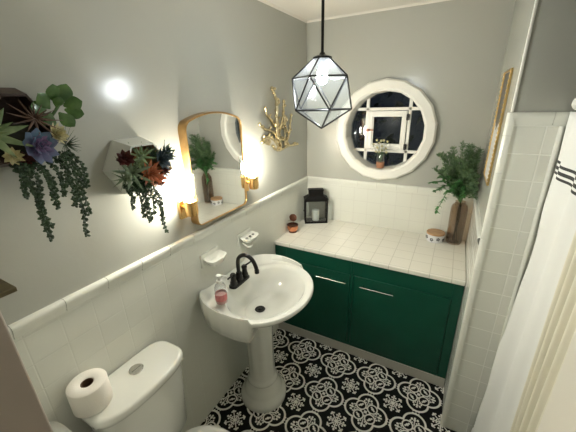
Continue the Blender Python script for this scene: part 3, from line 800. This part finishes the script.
JXc, JYc = 1.075, -.088
jar = thing('lidded_jar', (JXc, JYc, HC), 'small white flower print jar with wooden lid beside the vase', 'jar')
bm = bmesh.new(); lathe(bm, [(.052, 0), (.058, .004), (.062, .025), (.061, .050), (.058, .056)], (JXc, JYc, HC), 36); link('jar_body', bm, mat('white_jar_glaze', (.66, .66, .68), .25), jar)
bm = bmesh.new(); lathe(bm, [(.058, .0565), (.062, .058), (.062, .068), (.059, .071), (.002, .0715)], (JXc, JYc, HC), 36); link('wooden_lid', bm, LIDW, jar)
for i in range(9):
    bm = bmesh.new(); a = 2*PI*i/9+.2; n3 = V((math.cos(a), math.sin(a), 0)); t3 = V((-math.sin(a), math.cos(a), 0)); c3 = V((JXc, JYc, HC+(.034 if i % 2 else .026)))
    for k in range(5):
        b_ = 2*PI*k/5; p3 = c3 + n3*.0622 + t3*.0080*math.cos(b_) + V((0, 0, .0080*math.sin(b_)))
        lathe(bm, [(.0046, -.002), (.0046, .0006)], p3, 10, n3)
    link('printed_flower', bm, BLK, jar)

# ------------------------------------------------------------------ pot on the window sill
PX, PY = .612, .030; PZ = WZ - math.sqrt(.2795**2 - (PX-WX)**2) + .003
pt = thing('potted_plant', (PX, PY, PZ), 'small clear and terracotta pot of pale dried flowers on the round window ledge', 'potted plant')
bm = bmesh.new(); lathe(bm, [(.026, .0), (.028, .003), (.031, .045), (.029, .048), (.02, .046)], (PX, PY, PZ), 24); link('pot', bm, TERRA, pt)
bm = bmesh.new(); lathe(bm, [(.030, .046), (.032, .06), (.030, .10), (.022, .112), (.020, .112), (.028, .10), (.029, .06), (.027, .047)], (PX, PY, PZ), 24); link('glass_top', bm, GLASSL, pt)
bm = bmesh.new()
tips = []
for i in range(22):
    a = random.uniform(0, 2*PI); rr = random.uniform(.01, .06); e_ = V((PX+rr*math.cos(a)*1.2-.005, PY-.01+rr*math.sin(a)*.4, PZ+random.uniform(.11, .215)))
    tube(bm, smoothpts([(PX, PY, PZ+.04), (PX+(e_.x-PX)*.3, PY, PZ+.10), e_], 3), .0010, 4); tips.append(e_)
    for h in range(4): leaf(bm, e_-V((0, 0, .012*h+.01)), (math.cos(a+h*2), .4*math.sin(a+h*2), .4), (0, 0, 1), .020, .006, .001, -.2, 3)
link('foliage', bm, L_FERN, pt, smooth=False)
bm = bmesh.new()
for e_ in tips[:13]:
    for k in range(5):
        a = 2*PI*k/5; leaf(bm, e_, (math.cos(a), -.5, math.sin(a)), (0, -1, 0), .013, .009, .0015, .1, 3)
link('blossoms', bm, L_CREAM, pt, smooth=False)

# ------------------------------------------------------------------ planters with succulents
def rosette(bm, c, nrm, R0, layers=4, n=8, wid=.55, T=.006, closed=.35, fat=.45, spike=False):
    c, nrm = V(c), V(nrm).normalized(); a1 = nrm.orthogonal().normalized(); a2 = nrm.cross(a1)
    for l in range(layers):
        k = l/max(1, layers-1); L_ = R0*(1-.62*k); lift = closed + (1.5-closed)*k
        nn = max(3, n - l)
        for i in range(nn):
            a = 2*PI*(i + l*.5)/nn + l*.4 + random.uniform(-.08, .08)
            d = a1*math.cos(a) + a2*math.sin(a)
            dd = (d*math.cos(lift) + nrm*math.sin(lift)).normalized()
            leaf(bm, c + nrm*.004*l, dd, nrm, L_*random.uniform(.9, 1.08), L_*wid, T, .18 if not spike else .08, 5, fat=fat)
def trail(start, segs, length, drift, name, par, m=L_BEAD, amp=.006):
    """one strand of small fleshy leaves hanging down"""
    bm = bmesh.new(); p = V(start); pts = [p.copy()]
    st = .0095; n_ = int(length/st)
    ph = random.uniform(0, 6)
    for i in range(n_):
        t = i/n_
        p = p + V((.008 if i < 6 else -.0006, drift*st/length + .0014*math.sin(i*.55+ph), -st if i > 3 else -.006)); p.x = max(p.x, .016)
        pts.append(p.copy())
    tube(bm, pts, .0013, 5)
    for i, q_ in enumerate(pts[1:]):
        for s_ in (0, 1, 2):
            a = ph + i*1.1 + s_*2.1; d = V((.45*math.sin(a*1.7), math.cos(a), -.15+.6*math.sin(a))).normalized()
            leaf(bm, q_, d, (1, random.uniform(-.5, .5), .5), .0105*random.uniform(.8, 1.15), .0085, .0045, .1, 4, fat=.9)
    link(name, bm, m, par, smooth=True)
def planter(name, cy, cz, R0, dep, label, outm, inm, rot=0):
    t = thing(name, (0, cy, cz-R0*.87), label, 'wall planter')
    def hexr(r, x, sh=0): return [V((x, cy+sh + r*math.cos(PI/3*i+rot), cz + r*math.sin(PI/3*i+rot))) for i in range(6)]
    bm = bmesh.new()
    rg = [hexr(R0*1.0, -.008), hexr(R0*1.0, .004), hexr(R0*.82, dep), hexr(R0*.76, dep), hexr(R0*.84, .012), hexr(R0*.3, .010)]
    R = [[bm.verts.new(p) for p in r] for r in rg]
    for l, (a, b) in enumerate(zip(R, R[1:])):
        for i in range(6): bm.faces.new((a[i], a[(i+1) % 6], b[(i+1) % 6], b[i])).material_index = 0 if l < 3 else 1
    bm.faces.new(R[0][::-1]); bm.faces.new(R[-1]).material_index = 1
    link('planter_box', bm, [outm, inm], t, smooth=False)
    return t
# the white one nearer the mirror
p2 = planter('wall_planter', -1.628, 1.598, .118, .085, 'white hexagon wall planter of mixed succulents beside the left sconce', PLWHITE, PLIN, rot=0)
bm = bmesh.new(); ell(bm, (.052, -1.630, 1.565), (.032, .072, .042), 14, 8); link('moss', bm, SOIL, p2)
def ros(par, name, m, *a, **k):
    bm = bmesh.new(); rosette(bm, *a, **k); link(name, bm, m, par)
ros(p2, 'burgundy_succulent', L_BURG, (.092, -1.715, 1.640), (.8, -.4, .4), 0.040, 4, 8, .7, .006, .5)
ros(p2, 'agave', L_AGAVE, (.096, -1.705, 1.590), (1, -.35, .25), 0.077, 3, 9, .20, .005, .25, spike=True)
ros(p2, 'aloe', L_ALOE, (.088, -1.648, 1.640), (.7, -.1, .9), 0.062, 3, 7, .24, .006, .25, spike=True)
ros(p2, 'orange_succulent', L_ORANGE, (.106, -1.640, 1.575), (1, -.1, .1), 0.057, 4, 10, .34, .006, .3)
ros(p2, 'orange_succulent', L_ORANGE, (.100, -1.608, 1.550), (1, .1, -.2), 0.043, 3, 8, .36, .006, .4)
ros(p2, 'blue_succulent', L_BLUED, (.096, -1.575, 1.612), (1, .2, .3), 0.050, 4, 8, .55, .006, .4)
ros(p2, 'dark_succulent', L_DK, (.085, -1.533, 1.635), (.8, .5, .5), 0.050, 3, 7, .5, .007, .4)
ros(p2, 'tan_bloom', L_TAN, (.085, -1.545, 1.580), (.8, .5, -.1), 0.037, 5, 12, .25, .003, .4)
ros(p2, 'purple_spike_plant', L_BURG, (.096, -1.592, 1.535), (.8, .2, -.6), 0.057, 3, 9, .16, .004, .2, spike=True)
ros(p2, 'jade_succulent', L_AGAVE, (.096, -1.655, 1.600), (1, 0, .2), 0.033, 4, 7, .6, .005, .5)
ros(p2, 'blue_succulent', L_BLUED, (.092, -1.552, 1.625), (1, .3, .4), .045, 4, 8, .5, .006, .4)
ros(p2, 'air_plant', L_AGAVE, (.098, -1.735, 1.575), (1, -.5, .1), .050, 3, 11, .10, .003, .15, spike=True)
ros(p2, 'pale_succulent', L_ALOE, (.100, -1.675, 1.620), (1, -.2, .3), .030, 4, 8, .5, .005, .5)
ros(p2, 'air_plant', L_DK, (.092, -1.600, 1.640), (1, .1, .5), .045, 3, 12, .12, .003, .2, spike=True)
ros(p2, 'dark_succulent', L_DK, (.096, -1.690, 1.555), (1, -.1, -.4), .045, 3, 8, .45, .006, .3)
ros(p2, 'dark_succulent', L_DK, (.096, -1.660, 1.545), (1, 0, -.5), .045, 3, 8, .45, .006, .3)
ros(p2, 'burgundy_succulent', L_BURG, (.098, -1.570, 1.575), (1, .3, .1), .040, 4, 8, .4, .006, .4)
for st, ln, dr_ in (((.085, -1.728, 1.555), .10, -.02), ((.090, -1.722, 1.550), .14, .01), ((.092, -1.708, 1.545), .16, .01), ((.094, -1.690, 1.540), .15, .0), ((.088, -1.740, 1.560), .07, 0),
                    ((.094, -1.662, 1.540), .13, -.01), ((.094, -1.645, 1.535), .16, .01), ((.090, -1.655, 1.53), .21, .03), ((.086, -1.625, 1.525), .08, 0), ((.090, -1.675, 1.54), .06, 0)):
    trail(st, 0, ln, dr_, 'trailing_strand', p2)
# the dark one at the left edge
p1 = planter('wall_planter', -1.995, 1.769, .120, .085, 'dark walnut hexagon wall planter of mixed succulents at the left edge of the picture', PLDARK, PLDARK, rot=0)
bm = bmesh.new(); ell(bm, (.052, -1.995, 1.740), (.032, .074, .046), 14, 8); link('moss', bm, SOIL, p1)
ros(p1, 'aloe', L_ALOE, (.095, -2.055, 1.760), (.9, .1, .6), .085, 3, 8, .30, .009, .2, spike=True)
ros(p1, 'blue_echeveria', L_BLUE, (.112, -1.972, 1.722), (1, .2, .1), .052, 4, 9, .75, .007, .25, fat=.7)
ros(p1, 'purple_echeveria_heart', L_PURP, (.124, -1.972, 1.726), (1, .2, .1), .032, 4, 8, .7, .006, .5, fat=.7)
ros(p1, 'cream_bloom', L_CREAM, (.100, -1.915, 1.745), (.9, .4, .2), .036, 5, 11, .5, .004, .4)
ros(p1, 'brown_spike_plant', L_BRN, (.092, -1.948, 1.790), (.9, 0, .5), .062, 3, 12, .10, .003, .15, spike=True)
ros(p1, 'air_plant', L_DK, (.092, -1.890, 1.715), (.8, .6, 0), .055, 3, 14, .07, .002, .15, spike=True)
ros(p1, 'burgundy_succulent', L_BURG, (.100, -2.010, 1.690), (1, 0, -.3), .040, 3, 8, .6, .006, .4)
ros(p1, 'lime_bloom', L_CREAM, (.110, -2.030, 1.705), (1, -.1, -.1), .030, 4, 9, .6, .005, .5)
# jade: round spoon leaves on a short stem
bm = bmesh.new()
tube(bm, smoothpts([(.07, -1.925, 1.77), (.080, -1.895, 1.80), (.085, -1.875, 1.825)], 4), .004, 8)
for (yy, zz, l_, dy_, dz_) in [(a_+.006, b_, c_, d_, e_) for a_, b_, c_, d_, e_ in ((-1.905, 1.815, .050, -.6, .9), (-1.885, 1.83, .052, -.1, 1), (-1.872, 1.83, .056, .35, 1), (-1.868, 1.822, .050, 1, .25), (-1.868, 1.812, .048, 1, -.35), (-1.885, 1.805, .050, .45, -.8), (-1.905, 1.805, .046, -.5, -.6), (-1.915, 1.812, .045, -1, .25), (-1.888, 1.818, .034, .2, .6))]:
    leaf(bm, (.082, yy, zz), (.25, dy_, dz_), (1, 0, .1), l_*1.02, l_*.86, .009, .12, 8, fat=1.2)
link('jade_plant', bm, L_JADE, p1)
for st, ln, dr_ in (((.095, -2.020, 1.70), .25, .005), ((.100, -2.005, 1.69), .16, -.01), ((.100, -1.990, 1.69), .13, .01), ((.095, -2.030, 1.70), .12, -.01), ((.098, -1.975, 1.68), .15, 0),
                    ((.095, -1.935, 1.69), .10, 0), ((.095, -1.920, 1.70), .18, -.005), ((.095, -1.905, 1.70), .28, -.01), ((.090, -1.890, 1.70), .13, .01), ((.095, -1.950, 1.69), .13, .0), ((.098, -2.035, 1.69), .20, .03), ((.092, -1.898, 1.69), .20, .0)):
    trail(st, 0, ln, dr_, 'trailing_strand', p1)

# ------------------------------------------------------------------ wooden shelf corner
bm = bmesh.new(); box(bm, -.008, .12, NY+.005, -2.120, 1.352, 1.366)
sh = thing('wooden_wall_shelf', (0, -2.2, 1.35), 'dark brown wooden shelf corner on the left wall by the doorway', 'shelf')
link('shelf_board', bm, SHELFW, sh, bevel=.002)
bm = bmesh.new(); box(bm, -.008, .09, -2.24, -2.225, 1.29, 1.352); link('bracket', bm, SHELFW, sh, bevel=.002)

# ------------------------------------------------------------------ toilet
toi = thing('toilet', (.3, -1.87, 0), 'white toilet with paper roll standing on its tank, lower left', 'toilet')
TYc = -1.880
def tsec(k, z, x0=.006, d=.195, hw=.198, e=.5, off=0):
    """bow fronted plan, flat at the wall"""
    o_ = []; n_ = 48
    for i in range(n_):
        a = 2*PI*i/n_; c, s = math.cos(a), math.sin(a)
        ex = abs(c)**e*(1 if c > 0 else -1); ey = abs(s)**e*(1 if s > 0 else -1)
        xx = d/2 + d/2*ex
        if c > 0: xx = d/2 + (d/2 - .000)*ex*(1) 
        bow = .020*(1-(ey*ey)) if c > 0 else 0
        x_ = xx*(1) + bow*max(0, ex)
        cx2 = d/2
        o_.append(V((x0 + cx2 + (x_-cx2)*k, TYc + off + hw*ey*k, z)))
    return o_
bm = bmesh.new(); loft(bm, [tsec(.80, .385), tsec(.84, .395), tsec(.90, .60), tsec(.93, .735)]); link('tank', bm, PORC, toi, angle=60)
bm = bmesh.new(); loft(bm, [tsec(.95, .737), tsec(1.0, .741), tsec(1.01, .755), tsec(1.0, .766), tsec(.97, .772), tsec(.90, .774), tsec(.3, .775)]); link('tank_lid', bm, PORC, toi, angle=60)
bm = bmesh.new(); lathe(bm, [(.028, -.002), (.0285, .003), (.026, .005), (.0245, .0035), (.002, .004)], (.086, -1.858, .775), 28); bt_ = link('flush_button', bm, CHROME, toi); tag(bt_, 'chrome dual flush button')
bm = bmesh.new(); box(bm, .0855, .0865, -1.878, -1.838, .7785, .7796); link('button_split', bm, BLACK, bt_)
def bsec(k, z, x0=.20, x1=.68, hw=.185, shift=0):
    o_ = []; n_ = 44; cx2 = .43; 
    for i in range(n_):
        a = 2*PI*i/n_; c, s = math.cos(a), math.sin(a)
        rx = (x1-cx2) if c > 0 else (cx2-x0)
        ee = 1 if c > 0 else .62
        x_ = cx2 + rx*(abs(c)**ee)*(1 if c > 0 else -1)*k + shift
        o_.append(V((x_, TYc + hw*(abs(s)**(1 if c > 0 else .75))*(1 if s > 0 else -1)*k*(1 if c > 0 else 1-.22*(-c)**2), z)))
    return o_
bm = bmesh.new(); loft(bm, [bsec(.62, 0, shift=-.03), bsec(.60, .03, shift=-.03), bsec(.56, .15, shift=-.03), bsec(.72, .26, shift=-.02), bsec(.93, .34), bsec(.97, .385)]); link('bowl', bm, PORC, toi)
bm = bmesh.new(); loft(bm, [bsec(.98, .388), bsec(1, .392), bsec(1, .402), bsec(.98, .405)]); link('seat', bm, WPLAST, toi)
bm = bmesh.new(); loft(bm, [bsec(.99, .407), bsec(1.01, .411), bsec(1.0, .422), bsec(.96, .430), bsec(.5, .434)]); link('seat_lid', bm, WPLAST, toi)

RX_, RY_ = .076, -2.028
rl = thing('toilet_paper_roll', (RX_, RY_, .776), 'white toilet paper roll standing upright on the toilet tank', 'toilet paper')
bm = bmesh.new(); lathe(bm, [(.024, .002), (.060, .0), (.0635, .003), (.0640, .05), (.0635, .097), (.061, .100), (.024, .0985), (.0205, .096), (.0205, .004)], (RX_, RY_, .776), 48, cap0=False, cap1=False); link('paper', bm, PAPER, rl, angle=60)
bm = bmesh.new(); lathe(bm, [(.0205, .002), (.0205, .0965), (.0190, .0965), (.0190, .002)], (RX_, RY_, .776), 32, cap0=False, cap1=False); tag(link('cardboard_core', bm, CARD, rl), 'brown cardboard core')

for ob in toi.children:
    if not ob.name.startswith(('bowl', 'seat')): ob.location.z += .022
rl.location.z += .022

# white waste bin between toilet and doorway
bn = thing('waste_bin', (.17, -2.215, 0), 'tall white waste bin squeezed between the toilet and the doorway', 'bin')
def bnsec(k, z): return [V((.148 + .143*k*(abs(math.cos(a))**.5)*(1 if math.cos(a) > 0 else -1), -2.210 + 0.084*k*(abs(math.sin(a))**.5)*(1 if math.sin(a) > 0 else -1), z)) for a in [2*PI*i/32 for i in range(32)]]
bm = bmesh.new(); loft(bm, [bnsec(.8, 0), bnsec(.82, .01), bnsec(.97, .775)]); link('bin_body', bm, WPLAST, bn)
bm = bmesh.new(); loft(bm, [bnsec(.99, .775), bnsec(1, .78), bnsec(1, .80), bnsec(.97, .81), bnsec(.3, .814)]); link('bin_lid', bm, WPLAST, bn)

# ------------------------------------------------------------------ framed panel on the alcove side wall
AY0, AY1, AZ0, AZ1 = -.610, -.300, 1.395, 1.930
pm = thing('framed_panel', (W, (AY0+AY1)/2, AZ0), 'gold framed dark and white panel on the pier wall seen edge-on', 'picture')
bm = bmesh.new()
for (ya, yb, za, zb) in ((AY0, AY0+.010, AZ0, AZ1), (AY1-.040, AY1, AZ0, AZ1), (AY1-.075, AY1-.062, AZ0, AZ1), (AY0+.010, AY1-.028, AZ0, AZ0+.012), (AY0+.010, AY1-.028, AZ1-.012, AZ1)):
    box(bm, W-.001, W+.007, ya, yb, za, zb)
    n_ = max(1, int(max(yb-ya, zb-za)/.02))
    for k in range(n_):
        if zb-za > yb-ya: ell(bm, (W-.001, (ya+yb)/2, za+(k+.5)*(zb-za)/n_), (.004, (yb-ya)*.4, .009), 8, 5)
        else: ell(bm, (W-.001, ya+(k+.5)*(yb-ya)/n_, (za+zb)/2), (.003, .009, .004), 8, 5)
link('panel_frame', bm, GOLD, pm, bevel=.002)
def panel_mat():
    m = mat('dark_and_white_panel', (.02, .02, .02), .3); nt = m.node_tree; X.nt = nt; b = nt.nodes['Principled BSDF']
    tc = nt.nodes.new('ShaderNodeTexCoord'); sp = nt.nodes.new('ShaderNodeSeparateXYZ'); nt.links.new(tc.outputs['Object'], sp.inputs[0])
    n = nt.nodes.new('ShaderNodeTexNoise'); n.inputs['Scale'].default_value = 12; nt.links.new(tc.outputs['Object'], n.inputs['Vector'])
    f = lt(X(sp.outputs[2]) + X(n.outputs['Fac'])*.12, 1.72)  # dark above, white below, with an uneven border
    mx = nt.nodes.new('ShaderNodeMix'); mx.data_type = 'RGBA'; nt.links.new(f.s, mx.inputs['Factor'])
    mx.inputs['A'].default_value = (.012, .012, .014, 1); mx.inputs['B'].default_value = (.70, .70, .68, 1); nt.links.new(mx.outputs['Result'], b.inputs['Base Color']); return m
bm = bmesh.new(); box(bm, W+.0005, W+.006, AY0+.009, AY1-.027, AZ0+.011, AZ1-.011); link('two_tone_panel', bm, panel_mat(), pm, smooth=False)

# ------------------------------------------------------------------ shower curtain, liner and rod
RZ = 1.785; RXr = 1.478
bm = bmesh.new(); tube(bm, [(RXr, -DW-.012, RZ), (RXr, NY+.012, RZ)], .011, 16)
rod = tag(link('curtain_rod', bm, WHITE), 'white curtain rod fixed to the tiled tub end wall', 'curtain rod')
for yy, dd in ((-DW-.009, (0, -1, 0)), (NY+.001, (0, 1, 0))):
    bm = bmesh.new(); lathe(bm, [(.026, 0), (.026, .006), (.018, .012), (.016, .026), (.0112, .028)], (RXr, yy, RZ), 24, dd); link('end_cup', bm, WHITE, rod)
def sheet(name, m, ya, yb, xf, zt, zb, ny=160, nz=90, solid=.0016, stripes=False):
    bm = bmesh.new(); G = []
    for j in range(nz+1):
        z_ = zb + (zt-zb)*j/nz
        G.append([bm.verts.new(xf(ya+(yb-ya)*i/ny, z_)) for i in range(ny+1)])
    for j in range(nz):
        zc = zb + (zt-zb)*(j+.5)/nz
        for i in range(ny):
            f = bm.faces.new((G[j][i], G[j][i+1], G[j+1][i+1], G[j+1][i]))
    return link(name, bm, m, smooth=True, solid=solid, angle=180)
def stripe_mat():
    m = mat('white_cotton_with_charcoal_stripes', (.80, .81, .78), .85, bump=.2, bscale=300); nt = m.node_tree; X.nt = nt; b = nt.nodes['Principled BSDF']
    tc = nt.nodes.new('ShaderNodeTexCoord'); sp = nt.nodes.new('ShaderNodeSeparateXYZ'); nt.links.new(tc.outputs['Object'], sp.inputs[0]); z_ = X(sp.outputs[2])
    f = None
    for zc, w_ in ((1.580, .0050), (1.559, .0060), (1.540, .0045), (.150, .0055), (.128, .0075), (.106, .0055)):
        g_ = lt(xabs(z_ - zc), w_); f = g_ if f is None else xmax(f, g_)
    mx = nt.nodes.new('ShaderNodeMix'); mx.data_type = 'RGBA'; nt.links.new(f.s, mx.inputs['Factor'])
    mx.inputs['A'].default_value = (.80, .81, .78, 1); mx.inputs['B'].default_value = (.035, .037, .035, 1); nt.links.new(mx.outputs['Result'], b.inputs['Base Color']); return m
def cx(y, z):
    t = (RZ-z)/RZ; u = (-y-DW); k_ = 1 - sstep(.05, .40, u)
    edge = .010*math.sin(z*6+1) + .005*math.sin(z*17)
    x_ = RXr - .022 - (.030*t + .016*t*math.sin(PI*min(1, t*1.2)) + .030*max(0, 1-z/.55)**1.3)*k_ - .006*(1-k_)
    x_ += (.008+.006*t)*math.sin(u*34+.6*math.sin(z*2)) + edge*.6*(1-min(1, u/.2))
    if u < .03: x_ += .010*(.03-u)/.03
    return V((x_, y + .010*t*math.sin(z*4), z))
o = sheet('shower_curtain', stripe_mat(), -DW-.012, -1.275, cx, RZ-.028, .035)
tag(o, 'white shower curtain with charcoal stripes, bunched at the tiled wall', 'curtain')
def lx(y, z):
    t = (RZ-z)/RZ; u = (-y-1.285)
    x_ = RXr - .022 + .012*math.sin(u*2*PI/.042)*(.75+.25*math.sin(u*23)) + .003*math.sin(z*3+u*20)
    return V((x_, y, z))
o = sheet('shower_liner', LINER, -1.285, -1.95, lx, RZ-.028, .003, 320, 30)
tag(o, 'cream pleated shower liner hanging behind the open door', 'curtain')

# ------------------------------------------------------------------ fill lamp added unseen behind the camera, and world
hl = thing('added_fill_lamp', (1.2, -3.0, H), 'round opal fill lamp added unseen in the hallway behind the doorway', 'fill lamp')
bm = bmesh.new(); lathe(bm, [(.15, 0), (.155, -.02), (.15, -.03)], (1.2, -3.0, H), 32); link('fill_lamp_base', bm, WHITE, hl)
bm = bmesh.new(); lathe(bm, [(.145, -.03), (.13, -.07), (.08, -.095), (.005, -.10)], (1.2, -3.0, H), 32); link('fill_lamp_shade', bm, mat('fill_lamp_glow', (.9, .9, .88), .5, emit=(1, .95, .85), estr=1.3), hl)

w = bpy.data.worlds.new('night'); S.world = w; w.use_nodes = True
bg = w.node_tree.nodes['Background']; bg.inputs[0].default_value = (.35, .45, .6, 1); bg.inputs[1].default_value = .02
S.view_settings.view_transform = 'Standard'; S.view_settings.look = 'None'; S.view_settings.gamma = 1; S.view_settings.use_curve_mapping = False
S.view_settings.exposure = 1.2
